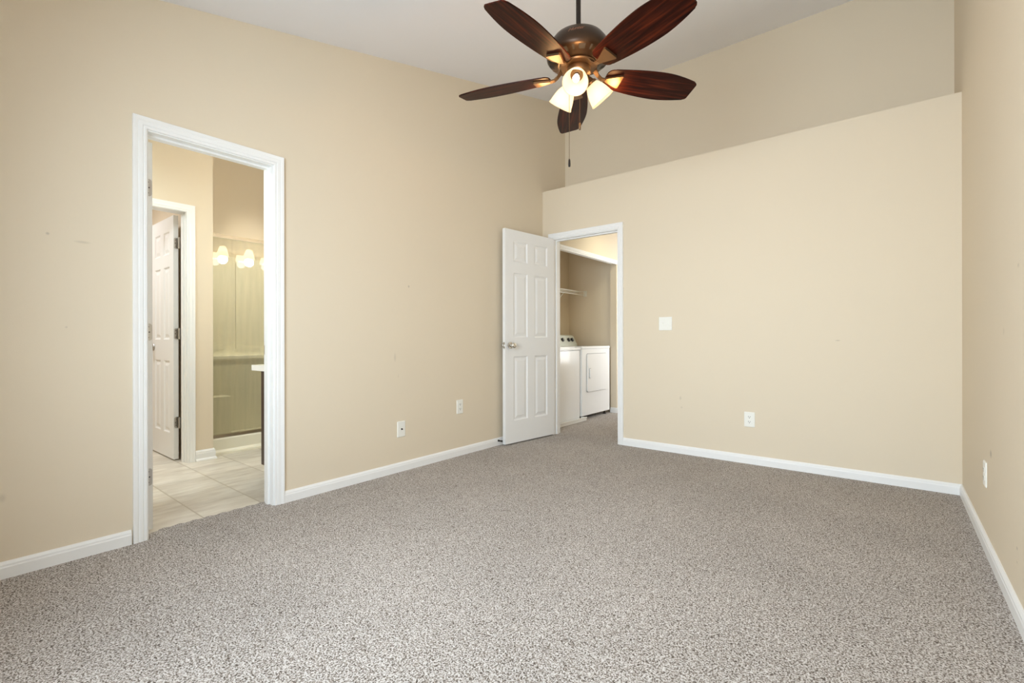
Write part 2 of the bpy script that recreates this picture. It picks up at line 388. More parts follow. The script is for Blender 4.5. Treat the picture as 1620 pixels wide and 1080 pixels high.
# ------------------------------------------------------------------ walls
D1a, D1b, DH = .700, 1.310, 2.045          # door 1 rough opening in the left wall
bm = bmesh.new()
box(bm, -3.0, LX, Y0, D1a-.018, -.1, cz); box(bm, -3.0, LX, D1b+.014, 4.30, -.1, cz); box(bm, -3.0, LX, D1a-.018, D1b+.014, DH+.008, cz)
box(bm, -3.0, LX, 4.30, YU+.12, 2.44, cz)
tag(obj('wall_left', bm, M_wall_left), 'cream wall on the left with the bathroom doorway', 'wall', kind='structure')
bm = bmesh.new()
box(bm, RX, RX+.12, Y0, YU+.12, -.1, cz)
tag(obj('wall_right', bm, M_wall_right), 'cream wall along the right edge of the room', 'wall', kind='structure')
D2a, D2b = -2.745, -2.024                  # door 2 opening in the back wall
bm = bmesh.new()
box(bm, LX, D2a-.018, BY, 4.232, -.1, 2.44); box(bm, D2b+.018, RX, BY, 4.232, -.1, 2.44); box(bm, D2a-.018, D2b+.018, BY, 4.232, DH+.008, 2.44)
box(bm, LX, RX, BY, YU, 2.44, 2.555)
bmesh.ops.remove_doubles(bm, verts=bm.verts, dist=.0001)
tag(obj('wall_back', bm, M_wall_back), 'cream partition wall with the open hall door and a plant ledge on top', 'wall', kind='structure')
tag(obj('wall_upper', B(LX, RX, YU, YU+.12, 2.555, cz), M_wall), 'recessed upper wall behind the plant ledge', 'wall', kind='structure')
# window wall behind the camera
W = [(-1.83, -0.95), (-0.93, -0.05)]
bm = bmesh.new()
xs = [LX, W[0][0], W[0][1], W[1][0], W[1][1], RX]
for k in range(0, 5, 2): box(bm, xs[k], xs[k+1], Y0-.12, Y0, -.1, cz)
for a, b in W:
    box(bm, a, b, Y0-.12, Y0, -.1, .70); box(bm, a, b, Y0-.12, Y0, 2.20, cz)
tag(obj('wall_front', bm, M_wall), 'cream window wall behind the camera', 'wall', kind='structure')
for i, (a, b) in enumerate(W):
    t = thing('window_%d' % (i+1), ((a+b)/2, Y0-.06, .70), label=('double-hung window nearer the left wall, behind the camera', 'double-hung window nearer the right wall, behind the camera')[i], cat='window', kind='structure')
    hw = (b-a)/2; bm = bmesh.new()
    box(bm, -hw, -hw+.05, -.04, .04, 0, 1.50); box(bm, hw-.05, hw, -.04, .04, 0, 1.50)
    box(bm, -hw+.05, hw-.05, -.04, .04, 0, .05); box(bm, -hw+.05, hw-.05, -.04, .04, 1.45, 1.50); box(bm, -hw+.05, hw-.05, -.03, .03, .66, .70)
    obj('window_frame', bm, M_trim, t)
    obj('window_sill', B(-hw-.05, hw+.05, .0601, .10, -.03, 0), M_trim, t)
# bathroom walls
BX = -4.48
D3a, D3b = .717, 1.337
bm = bmesh.new()
box(bm, -4.60, BX, Y0, D3a-.018, -.1, cz); box(bm, -4.60, BX, D3b+.018, 1.533, -.1, cz); box(bm, -4.60, BX, D3a-.018, D3b+.018, DH+.008, cz)
tag(obj('wall_bathroom', bm, M_wall), 'cream bathroom wall holding the inner white door', 'wall', kind='structure')
tag(obj('wall_bathroom_back', B(-4.60, BX, 2.62, 3.3, -.1, cz), M_wall), 'bathroom wall past the shower', 'wall', kind='structure')
tag(obj('wall_bathroom_right', B(-5.55, LX-.113, 3.3, 3.42, -.1, cz), M_wall), 'end wall of the bathroom behind the vanity', 'wall', kind='structure')
tag(obj('wall_bathroom_left', B(-6.3, LX-.113, Y0-.12, Y0, -.1, cz), M_wall), 'end wall of the bathroom to the left of the doorway', 'wall', kind='structure')
for nm, a_, lb in (('wall_shower_back', (-5.52, -5.40, 1.42, 3.3), 'cream wall above the shower surround, seen over the glass door'),
                   ('wall_shower_left', (-5.40, -4.60, 1.42, 1.533), 'cream side wall of the shower alcove, nearer the inner door'),
                   ('wall_shower_right', (-5.40, -4.60, 2.62, 2.74), 'cream side wall closing the far side of the shower alcove')):
    tag(obj(nm, B(*a_, -.1, cz), M_wall), lb, 'wall', kind='structure')
bm = bmesh.new(); box(bm, -6.32, -6.20, Y0, 1.54, -.1, cz); box(bm, -6.2, -5.52, 1.42, 1.54, -.1, cz)
tag(obj('wall_closet', bm, M_wall), 'cream wall of the small room behind the inner bathroom door', 'wall', kind='structure')
# hall and laundry closet walls
bm = bmesh.new()
box(bm, -3.72, -3.0, 4.22, 4.30, -.1, 2.44); box(bm, -3.82, -3.70, 4.30, 6.05, -.1, 2.44); box(bm, -3.70, -2.98, 5.95, 6.05, -.1, 2.44)
tag(obj('wall_laundry', bm, M_wall), 'cream walls inside the laundry closet', 'wall', kind='structure')
bm = bmesh.new()
box(bm, -2.98, LX, 5.85, 7.6, -.1, 2.44); box(bm, -2.999, LX, 4.30, 5.85, 2.045, 2.439)
tag(obj('wall_hall_left', bm, M_wall), 'cream hall wall around the laundry closet opening', 'wall', kind='structure')
bm = bmesh.new()
box(bm, -1.70, -1.60, 4.232, 6.05, -.1, 2.44); box(bm, -1.70, -1.60, 7.05, 7.6, -.1, 2.44); box(bm, -1.70, -1.60, 6.05, 7.05, -.1, .55); box(bm, -1.70, -1.60, 6.05, 7.05, 2.15, 2.44)
tag(obj('wall_hall_right', bm, M_wall), 'cream hall wall on the right with a window out of view', 'wall', kind='structure')
tag(obj('wall_hall_back', B(-2.98, -1.6, 7.6, 7.7, -.1, 2.44), M_wall), 'cream wall closing the far end of the hall', 'wall', kind='structure')
t = thing('window_3', (-1.65, 6.55, .55), label='hall window to the right of the laundry closet, out of view', cat='window', kind='structure')
bm = bmesh.new()
box(bm, -.04, .04, -.5, -.45, 0, 1.6); box(bm, -.04, .04, .45, .5, 0, 1.6); box(bm, -.04, .04, -.45, .45, 0, .05); box(bm, -.04, .04, -.45, .45, 1.55, 1.6); box(bm, -.03, .03, -.45, .45, .78, .82)
obj('window_frame', bm, M_trim, t)

# ------------------------------------------------------------------ baseboards
baseboard('baseboard_left', (LX, Y0), (LX, .630), (1, 0), 'white baseboard on the left wall nearer than the bathroom doorway')
baseboard('baseboard_left', (LX, 1.368), (LX, BY), (1, 0), 'white baseboard on the left wall between the bathroom doorway and the open door')
baseboard('baseboard_back', (-1.963, BY), (RX, BY), (0, -1), 'white baseboard along the back partition wall')
baseboard('baseboard_right', (RX, BY-.014), (RX, Y0), (-1, 0), 'white baseboard running along the right wall')
TB = [(0,0),(.024,0),(.024,.008),(.018,.018),(.014,.020),(.0145,.060),(.0125,.066),(.012,.074),(.0085,.082),(.006,.087),(.0045,.088),(0,.088)]
bm = bmesh.new()
def wrap_base(bm, path, prof):
    """path: list of (point, outward offset direction) so that corners mitre"""
    cols = [[bm.verts.new((p[0]+d[0]*t, p[1]+d[1]*t, -.010+z)) for t, z in prof] for p, d in path]
    n = len(prof)
    for a, b in zip(cols, cols[1:]):
        for k in range(n): bm.faces.new((a[k], a[(k+1) % n], b[(k+1) % n], b[k]))
    bm.faces.new(cols[0][::-1]); bm.faces.new(cols[-1])
wrap_base(bm, [((BX, 1.400), (1, 0)), ((BX, 1.533), (1, 1)), ((-4.565, 1.533), (0, 1))], TB)
tag(obj('baseboard_bathroom', bm, M_trim), 'short white baseboard turning the corner beside the shower curb', 'baseboard', kind='structure')
baseboard('baseboard_laundry', (-2.98, 5.85), (LX, 5.85), (0, -1), 'bit of white baseboard at the far end of the laundry opening')
baseboard('baseboard_hall', (LX, 5.85), (LX, 7.6), (1, 0), 'white baseboard in the hall past the laundry closet')

# ------------------------------------------------------------------ doors
def panel_door(wd, ht, th, zs=None):
    """six moulded panels on both faces; x 0..wd, y 0..th, z 0..ht"""
    bm = bmesh.new()
    st = .112 if wd > .65 else .10; mu = .10 if wd > .65 else .085
    pw = (wd - 2*st - mu)/2
    xs = [0, st, st+pw, st+pw+mu, wd-st, wd]
    zz = [0, .21, .82, 1.00, 1.615, 1.72, 1.915, ht]
    for side in (0, 1):
        y = 0 if side == 0 else th; s = 1 if side == 0 else -1
        for i in range(5):
            for j in range(7):
                x0, x1, z0, z1 = xs[i], xs[i+1], zz[j], zz[j+1]
                if i in (1, 3) and j in (1, 3, 5):
                    rings = []
                    for ins, dep in ((0, 0), (.004, .003), (.010, .0085), (.020, .0095), (.024, .0085), (.044, .0025), (.050, .002)):
                        rings.append([bm.verts.new((x, y+s*dep, z)) for x, z in ((x0+ins, z0+ins), (x1-ins, z0+ins), (x1-ins, z1-ins), (x0+ins, z1-ins))])
                    for a, b in zip(rings, rings[1:]):
                        for k in range(4): bm.faces.new((a[k], a[(k+1) % 4], b[(k+1) % 4], b[k]))
                    bm.faces.new(rings[-1])
                else:
                    bm.faces.new([bm.verts.new(p) for p in ((x0, y, z0), (x1, y, z0), (x1, y, z1), (x0, y, z1))])
    for p in (((0,0,0),(0,th,0),(0,th,ht),(0,0,ht)), ((wd,0,0),(wd,th,0),(wd,th,ht),(wd,0,ht)), ((0,0,0),(wd,0,0),(wd,th,0),(0,th,0)), ((0,0,ht),(wd,0,ht),(wd,th,ht),(0,th,ht))):
        bm.faces.new([bm.verts.new(q) for q in p])
    bmesh.ops.remove_doubles(bm, verts=bm.verts, dist=1e-5)
    return bm
def hinge_leaf(bm, M, w=.034, h=.089):
    """leaf in local xy (x across), thickness z; corners rounded on the +x side"""
    pts = [(0, -h/2)] + [(w-.012+.012*math.cos(a), -h/2+.012+.012*math.sin(a)) for a in [(-PI/2)+PI/2*k/5 for k in range(6)]] \
        + [(w-.012+.012*math.cos(a), h/2-.012+.012*math.sin(a)) for a in [PI/2*k/5 for k in range(6)]] + [(0, h/2)]
    extrude_poly(bm, pts, .0022, M)
def knob_bm(th):
    """rosettes and knobs on both faces; axis y, door spans y 0..th"""
    bm = bmesh.new()
    prof = [(0, 0), (.031, 0), (.0325, .003), (.030, .008), (.014, .011), (.0115, .020), (.013, .032), (.022, .038), (.0275, .047), (.0265, .058), (.020, .065), (.010, .0685), (0, .069)]
    lathe(bm, prof, 28, Matrix.Translation((0, th, 0)) @ Matrix.Rotation(-PI/2, 4, 'X'))
    lathe(bm, prof, 28, Matrix.Rotation(PI/2, 4, 'X'))
    return bm
def T(x, y, z): return Matrix.Translation((x, y, z))

# door 1: bathroom doorway; its leaf stands open inside the bathroom, seen edge-on
d1 = thing('door_1', (LX, 1.005, 0), label='white-cased bathroom doorway with its door opened inwards, edge-on', cat='door', kind='structure')
d1i = Matrix.Translation((-LX, -1.005, 0))
def loc(bm, off):
    for v in bm.verts: v.co -= Vector(off)
    return bm
o1 = (LX, 1.005, 0)
obj('door_casing', loc(casing(.695, 1.313, 2.038, -.004, lambda a, z, t: (LX+t, a, z)), o1), M_trim, d1, smooth=True, auto=25)
obj('door_casing', loc(casing(.695, 1.313, 2.038, -.01, lambda a, z, t: (-3.0-t, a, z)), o1), M_trim, d1, smooth=True, auto=25)
bm = bmesh.new()
box(bm, -3.0, LX, .682, .700, -.01, 2.045); box(bm, -3.0, LX, 1.306, 1.324, -.01, 2.045); box(bm, -3.0, LX, .700, 1.306, 2.032, 2.050)
box(bm, -2.965, -2.93, .700, .711, -.01, 2.032); box(bm, -2.965, -2.93, 1.295, 1.306, -.01, 2.032); box(bm, -2.965, -2.93, .711, 1.295, 2.021, 2.032)
obj('door_jamb', loc(bm, o1), M_trim, d1)
bm = panel_door(.600, 2.018, .035)
for v in bm.verts: v.co = Vector((-3.013 - v.co.x, .7135 + v.co.y, .004 + v.co.z))
s1 = obj('door_slab', loc(bm, o1), M_door, d1)
for z in (1.785, 1.033, .279):
    bm = bmesh.new()
    hinge_leaf(bm, T(-3.0128, .7155, z) @ Matrix(((0, 0, 1, 0), (1, 0, 0, 0), (0, 1, 0, 0), (0, 0, 0, 1))), w=.030)
    lathe(bm, [(0, -.046), (.006, -.046), (.006, .046), (0, .046)], 12, T(-3.008, .708, z))
    for dz in (-.028, 0, .028): lathe(bm, [(.0035, 0), (.003, .0012), (0, .0014)], 10, T(-3.0108, .730 + (.004 if dz == 0 else 0), z+dz) @ Matrix.Rotation(PI/2, 4, 'Y'), mi=1)
    obj('hinge', loc(bm, o1), [M_nickel, M_slot], s1)
bm = knob_bm(.035)
for v in bm.verts: v.co = Vector((-3.013 - .54 + v.co.x, .7085 + v.co.y, .93 + v.co.z))
obj('knob', loc(bm, o1), M_nickel, s1, smooth=True, auto=40)
bm = bmesh.new(); extrude_poly(bm, rrect(.028, .057, .004), .0015, T(-2.982, 1.306, .93) @ Matrix.Rotation(PI/2, 4, 'X'))
obj('strike_plate', loc(bm, o1), M_nickel, d1)

# door 2: hall door standing open into the bedroom against the left wall
o2 = (-2.385, BY, 0)
d2 = thing('door_2', o2, label='white six-panel door standing open beside the hall doorway', cat='door', kind='structure')
bm = casing(D2a-.004, D2b+.004, 2.036, -.004, lambda a, z, t: (a, BY-t, z))
obj('door_casing', loc(bm, o2), M_trim, d2, smooth=True, auto=25)
bm = casing(D2a-.004, D2b+.004, 2.036, -.004, lambda a, z, t: (a, 4.232+t, z))
obj('door_casing', loc(bm, o2), M_trim, d2, smooth=True, auto=25)
bm = bmesh.new()
box(bm, D2a-.018, D2a, BY, 4.232, -.01, 2.045); box(bm, D2b, D2b+.018, BY, 4.232, -.01, 2.045); box(bm, D2a, D2b, BY, 4.232, 2.030, 2.050)
box(bm, D2a, D2a+.011, 4.155, 4.19, -.01, 2.03); box(bm, D2b-.011, D2b, 4.155, 4.19, -.01, 2.03); box(bm, D2a+.011, D2b-.011, 4.155, 4.19, 2.019, 2.03)
obj('door_jamb', loc(bm, o2), M_trim, d2)
bm = bmesh.new(); extrude_poly(bm, rrect(.028, .057, .004), .0015, T(D2b, 4.142, .94) @ Matrix.Rotation(-PI/2, 4, 'Y') @ Matrix.Rotation(PI/2, 4, 'Z'))
obj('strike_plate', loc(bm, o2), M_nickel, d2)
H = Vector((-2.727, 4.098)); F = Vector((-2.804, 3.391)); dirx = (F-H).normalized(); wd2 = (F-H).length
nrm = Vector((dirx.y, -dirx.x))       # towards the left wall
M2 = Matrix(((dirx.x, nrm.x, 0, H.x), (dirx.y, nrm.y, 0, H.y), (0, 0, 1, .012), (0, 0, 0, 1)))
Mo2 = Matrix.Translation((-o2[0], -o2[1], 0)) @ M2
s2 = obj('door_slab', panel_door(wd2, 2.020, .035), M_door, d2, matrix=Mo2)
k2 = obj('knob', knob_bm(.035), M_chrome, s2, smooth=True, auto=40, matrix=T(wd2-.062, 0, .925))
bm = bmesh.new(); extrude_poly(bm, rrect(.025, .057, .004), .0015, Matrix(((0, 0, 1, 0), (1, 0, 0, 0), (0, 1, 0, 0), (0, 0, 0, 1))))
box(bm, .0015, .011, -.006, .006, -.010, .010)
obj('latch_plate', bm, M_nickel, s2, matrix=T(wd2, .0175, .925))
for z in (.25, 1.02, 1.80):
    bm = bmesh.new(); lathe(bm, [(0, -.045), (.006, -.045), (.006, .045), (0, .045)], 12, T(-.007, .036, z))
    hinge_leaf(bm, T(-.0022, .036, z) @ Matrix(((0, 0, 1, 0), (-1, 0, 0, 0), (0, 1, 0, 0), (0, 0, 0, 1))), w=.03)
    obj('hinge', bm, M_nickel, s2)

# door 3: inner bathroom door, opened away from us
o3 = (BX, 1.03, 0)
d3 = thing('door_3', o3, label='inner white six-panel door in the bathroom, swung open away', cat='door', kind='structure')
obj('door_casing', loc(casing(D3a-.004, D3b+.004, 2.036, -.01, lambda a, z, t: (BX+t, a, z)), o3), M_trim, d3, smooth=True, auto=25)
bm = bmesh.new()
box(bm, -4.60, BX, D3a-.018, D3a, -.01, 2.045); box(bm, -4.60, BX, D3b, D3b+.018, -.01, 2.045); box(bm, -4.60, BX, D3a, D3b, 2.034, 2.050)
box(bm, -4.56, -4.525, D3b-.011, D3b, -.01, 2.03); box(bm, -4.56, -4.525, D3a, D3a+.011, -.01, 2.03)
obj('door_jamb', loc(bm, o3), M_trim, d3)
bm = panel_door(.603, 2.034, .035)
for v in bm.verts: v.co = Vector((-4.655 - v.co.x, 1.299 + v.co.y, -.002 + v.co.z))
s3 = obj('door_slab', loc(bm, o3), M_door, d3)
for z in (1.80, 1.045, .305):
    bm = bmesh.new()
    hinge_leaf(bm, T(-4.6550, 1.333, z) @ Matrix(((0, 0, 1, 0), (-1, 0, 0, 0), (0, 1, 0, 0), (0, 0, 0, 1))), w=.030)
    hinge_leaf(bm, T(-4.612, 1.3362, z) @ Matrix(((-1, 0, 0, 0), (0, 0, -1, 0), (0, 1, 0, 0), (0, 0, 0, 1))), w=.045)
    lathe(bm, [(0, -.046), (.0065, -.046), (.0065, .046), (0, .046)], 12, T(-4.618, 1.329, z))
    for dz in (-.028, 0, .028): lathe(bm, [(.0035, 0), (.003, .0012), (0, .0014)], 10, T(-4.6528, 1.316 - (.004 if dz == 0 else 0), z+dz) @ Matrix.Rotation(PI/2, 4, 'Y'), mi=1)
    obj('hinge', loc(bm, o3), [M_nickel, M_slot], s3)
bm = knob_bm(.035)
for v in bm.verts: v.co = Vector((-4.655 - .54 + v.co.x, 1.299 + v.co.y, .93 + v.co.z))
obj('knob', loc(bm, o3), M_nickel, s3, smooth=True, auto=40)

# laundry opening header
bm = bmesh.new(); n_ = len(CASE)
cols = [[bm.verts.new((LX+t, y, 2.000+w_*.95)) for w_, t in CASE] for y in (4.30, 6.6)]
for k in range(n_): bm.faces.new((cols[0][k], cols[0][(k+1) % n_], cols[1][(k+1) % n_], cols[1][k]))
bm.faces.new(cols[0][::-1]); bm.faces.new(cols[1])
box(bm, -2.999, LX-.0002, 4.30, 5.8495, 2.030, 2.045)
tr = tag(obj('trim_1', bm, M_trim), 'white moulded header over the laundry closet opening', 'trim', kind='structure')
bm = bmesh.new(); box(bm, -2.955, -2.925, 4.31, 5.84, 2.022, 2.030); box(bm, -2.955, -2.952, 4.31, 5.84, 2.010, 2.022); box(bm, -2.928, -2.925, 4.31, 5.84, 2.010, 2.022)
obj('door_track', bm, M_trim, tr)

# spring door stop on the left baseboard
t = thing('door_stop', (LX+.014, 3.37, .045), label='small dark spring door stop on the left baseboard by the open door', cat='door stop')
bm = bmesh.new(); lathe(bm, [(0, 0), (.010, 0), (.010, .004), (.005, .006), (.005, .010)], 16, Matrix.Rotation(PI/2, 4, 'Y'))
hel = [(.008+.030*k/60, .0055*math.cos(k*.9), .0055*math.sin(k*.9)) for k in range(61)]
tube(bm, hel, .0014, 6)
obj('spring', bm, M_rod, t, smooth=True)
bm = bmesh.new(); lathe(bm, [(0, .036), (.008, .036), (.009, .040), (.008, .046), (0, .047)], 16, Matrix.Rotation(PI/2, 4, 'Y'))
obj('tip', bm, M_slot, t, smooth=True)

# ------------------------------------------------------------------ wall plates
def plate(name, M, label, kind, w=.074, h=.119):
    """local: x right, y up, z out of the wall"""
    t = thing(name, label=label, cat={'outlet': 'outlet', 'switch': 'light switch', 'jack': 'wall jack', 'blank': 'outlet'}[kind]); t.matrix_world = M
    bm = bmesh.new()
    a = rrect(w, h, .005); b = rrect(w-.008, h-.008, .004)
    va = [bm.verts.new((x, y, 0)) for x, y in a]; vm = [bm.verts.new((x, y, .003)) for x, y in a]; vb = [bm.verts.new((x, y, .0058)) for x, y in b]
    n = len(a)
    for p, q in ((va, vm), (vm, vb)):
        for k in range(n): bm.faces.new((p[k], p[(k+1) % n], q[(k+1) % n], q[k]))
    bm.faces.new(vb); bm.faces.new(va[::-1])
    obj('cover_plate', bm, M_plate, t)
    def screw(x, y):
        bm = bmesh.new(); lathe(bm, [(.0033, 0), (.003, .0012), (0, .0015)], 12, T(x, y, .0058)); obj('screw', bm, M_plate, t)
    if kind == 'outlet':
        for s in (.0195, -.0195):
            bm = bmesh.new()
            pts = [(.017*math.cos(a_), max(-.0125, min(.0125, .0175*math.sin(a_)))) for a_ in [2*PI*k/36 for k in range(36)]]
            extrude_poly(bm, pts, .0018, T(0, s, .0058)); r_ = obj('receptacle', bm, M_plate, t)
            bm = bmesh.new(); box(bm, -.0078, -.0052, s-.001, s+.0085, .0076, .0081); box(bm, .0052, .0078, s-.0005, s+.0075, .0076, .0081)
            lathe(bm, [(.003, 0), (.003, .0005), (0, .0005)], 12, T(0, s-.0065, .0076)); obj('slots', bm, M_slot, r_)
        screw(0, 0)
    elif kind == 'switch':
        for x in (-.0232, .0232):
            bm = bmesh.new(); box(bm, x-.0055, x+.0055, -.0125, .0125, .0058, .0066)
            fr = obj('toggle', bm, M_plate, t)
            bm = bmesh.new(); box(bm, x-.0042, x+.0042, -.002, .010, .0066, .017)
            obj('lever', bm, M_plate, fr, bevel=.0012)
            screw(x, .030); screw(x, -.030)
    elif kind == 'jack':
        bm = bmesh.new(); box(bm, -.013, .013, -.022, .022, .0058, .0072); obj('insert', bm, M_plate, t, bevel=.001)
        bm = bmesh.new(); lathe(bm, [(.0065, 0), (.0065, .003), (.0045, .003), (.0045, .010), (.002, .010), (0, .009)], 18, T(0, 0, .0072)); obj('coax_connector', bm, M_rod, t)
        screw(0, .030); screw(0, -.030)
    else:
        screw(0, .030); screw(0, -.030)
        bm = bmesh.new(); box(bm, -.012, .012, -.020, .020, .0058, .0075); obj('receptacle', bm, M_plate, t, bevel=.001)
    return t
def onleft(y, z): return Matrix(((0, 0, 1, LX), (1, 0, 0, y), (0, 1, 0, z), (0, 0, 0, 1)))
def onback(x, z): return Matrix(((1, 0, 0, x), (0, 0, -1, BY), (0, 1, 0, z), (0, 0, 0, 1)))
def onright(y, z): return Matrix(((0, 0, -1, RX), (-1, 0, 0, y), (0, 1, 0, z), (0, 0, 0, 1)))
plate('cable_jack', onleft(2.255, .318), 'white cable jack plate low on the left wall, nearer the bathroom doorway', 'jack')
plate('wall_outlet', onleft(2.876, .417), 'white outlet plate low on the left wall, nearer the open door', 'outlet')
plate('light_switch', onback(-1.561, 1.130), 'white double toggle switch plate on the back wall beside the hall doorway', 'switch', w=.117)
plate('wall_outlet', onback(-.881, .352), 'white duplex outlet with dark slots low on the back wall', 'outlet', w=.078)
plate('wall_outlet', onright(3.168, .347), 'white plate seen nearly edge-on, low on the right wall', 'outlet')

# ------------------------------------------------------------------ ceiling fan
FX, FY = -1.264, 2.129
fan = thing('ceiling_fan', (FX, FY, 2.40), label='five-blade cherry wood ceiling fan with three lit glass shades', cat='ceiling fan')
Z = 2.40
def fz(p): return [(r, z-Z) for r, z in p]
bm = bmesh.new(); lathe(bm, fz([(.0125, 2.58), (.0125, 3.0)]), 20, cap=True)
obj('downrod', bm, M_rod, fan, smooth=True, auto=40)
bm = bmesh.new(); ct = cz(FY)
lathe(bm, fz([(.013, ct-.075), (.03, ct-.072), (.055, ct-.045), (.066, ct-.005), (.066, ct+.01)]), 32, cap=True)
obj('canopy', bm, M_bronze, fan, smooth=True, auto=40)
HP = [(.0126, 2.606), (.022, 2.604), (.024, 2.588), (.060, 2.580), (.100, 2.563), (.130, 2.543), (.150, 2.516), (.1615, 2.488), (.166, 2.464), (.163, 2.446), (.152, 2.433), (.138, 2.427), (.122, 2.422), (.110, 2.415), (.104, 2.411), (.098, 2.410), (.04, 2.409)]
bm = bmesh.new(); lathe(bm, fz(HP), 72)
hs = obj('motor_housing', bm, M_bronze, fan, smooth=True, auto=50)
def hr(z):
    for (r0, z0), (r1, z1) in zip(HP, HP[1:]):
        if z1 <= z <= z0: return r0 + (r1-r0)*(z0-z)/(z0-z1)
    return .1
bm = bmesh.new()
def curved(bm, a0, a1, z0, z1, off, n=6):
    cols = []
    for k in range(n+1):
        a = a0+(a1-a0)*k/n
        cols.append([bm.verts.new(((hr(z)+off)*math.cos(a), (hr(z)+off)*math.sin(a), z-Z)) for z in (z0, (z0+z1)/2, z1)])
    for c0, c1 in zip(cols, cols[1:]):
        for j in range(2): bm.faces.new((c0[j], c1[j], c1[j+1], c0[j+1]))
for k in range(10):
    a = math.radians(-52 + 36*k)
    for a1, a2 in ((a-.11, a+.11), (a-.34, a-.27)):
        bm = bmesh.new(); curved(bm, a1, a2, 2.4232, 2.4330, .0010); obj('vent', bm, M_slot, hs)
# the script lettering on the housing
try:
    cu = bpy.data.curves.new('emblem_lettering', 'FONT'); cu.body = 'Hunter'; cu.size = .030; cu.shear = .45; cu.resolution_u = 3; cu.space_character = .88
    to = bpy.data.objects.new('tmp_text', cu); C.objects.link(to)
    me = bpy.data.meshes.new_from_object(to.evaluated_get(bpy.context.evaluated_depsgraph_get()))
    bpy.data.objects.remove(to); bpy.data.curves.remove(cu)
    xs_ = [v.co.x for v in me.vertices]; wx = max(xs_) - min(xs_)
    a0 = math.radians(-62.5)
    for v in me.vertices:
        tx = v.co.x - min(xs_) - wx/2; z = 2.500 + v.co.y*.9 + .10*(tx)
        r = hr(z) + .0012; a = a0 + tx/.155
        v.co = (r*math.cos(a), r*math.sin(a), z-Z)
    me.materials.append(M_copper)
    eo = bpy.data.objects.new('emblem_lettering', me); C.objects.link(eo); eo.parent = hs
except Exception as ex:
    print('text', ex)
bm = bmesh.new(); lathe(bm, fz([(.03, 2.409), (.094, 2.409), (.097, 2.405), (.094, 2.398), (.066, 2.396), (.03, 2.396)]), 60, cap=False)
obj('flywheel', bm, M_bronze_hi, fan, smooth=True, auto=35)

# blades
def blade_outline():
    pts = []
    R0, R1 = .150, .672
    def hw(r):
        s = (r-R0)/(R1-R0)
        return .058 + (.0925-.058)*math.sin(min(1, s/.62)*PI/2) if s < .62 else .0925 - (.0925-.060)*((s-.62)/.38)**1.7
    n = 26
    side = []
    for k in range(n+1):
        r = R0 + (R1-R0)*k/n; side.append((r, hw(r)))
    # round the corners
    def rc(p, c, r, a0, a1): return [(c[0]+r*math.cos(a0+(a1-a0)*k/6), c[1]+r*math.sin(a0+(a1-a0)*k/6)) for k in range(7)]
    rr = .018; h1 = side[-1][1]
    up = [p for p in side if R0+.035 < p[0] < R1-rr]
    top = rc(None, (R0+.035, side[0][1]-.035+.004), .035, PI, PI/2) + up + rc(None, (R1-rr, h1-rr+.001), rr, PI/2*.85, 0)
    return top + [(x, -y) for x, y in top[::-1]]
ol = blade_outline()
TH0 = math.radians(197.6)
def make_blade(k):
    a = TH0 - k*2*PI/5
    zb = 2.364 - Z
    # local x along the blade, pitched about x
    M = Matrix.Rotation(a, 4, 'Z') @ T(0, 0, zb) @ Matrix.Rotation(math.radians(PITCH), 4, 'X')
    bm = bmesh.new(); extrude_poly(bm, ol, .0062, T(0, 0, 0))
    b = obj('blade', bm, M_cherry, fan, bevel=.0015, matrix=M)
    bm = bmesh.new()
    # spade plate under the blade and arm up to the flywheel (in the blade's own frame)
    plate_ = [(.150, -.010), (.150, .010), (.231, .042), (.237, .038), (.237, -.038), (.231, -.042)]
    extrude_poly(bm, plate_, -.011, T(0, 0, -.0004))
    bmesh.ops.bevel(bm, geom=[e for e in bm.edges if len(e.link_faces) == 2 and e.calc_face_angle(0) > .6], offset=.0025, segments=2, affect='EDGES')
    Mi = M.inverted()
    pl = [(.152, 0, -.011+zb), (.128, 0, -.008+zb), (.110, 0, .006+zb), (.088, 0, 2.402-Z), (.070, 0, 2.402-Z)]
    Rz = Matrix.Rotation(a, 4, 'Z'); prev = None
    for i, p in enumerate(pl):
        wv = (.0125, .012, .013, .022, .026)[i]
        ring = [bm.verts.new(Mi @ (Rz @ Vector((p[0], s*wv, p[2]+dz)))) for s, dz in ((-1, 0), (1, 0), (1, .007), (-1, .007))]
        if prev:
            for j in range(4): bm.faces.new((prev[j], prev[(j+1) % 4], ring[(j+1) % 4], ring[j]))
        else: bm.faces.new(ring)
        prev = ring
    bm.faces.new(prev[::-1])
    obj('blade_bracket', bm, M_bronze_hi, b)
    bm = bmesh.new()
    return b
PITCH = -14
for k in range(5): make_blade(k)

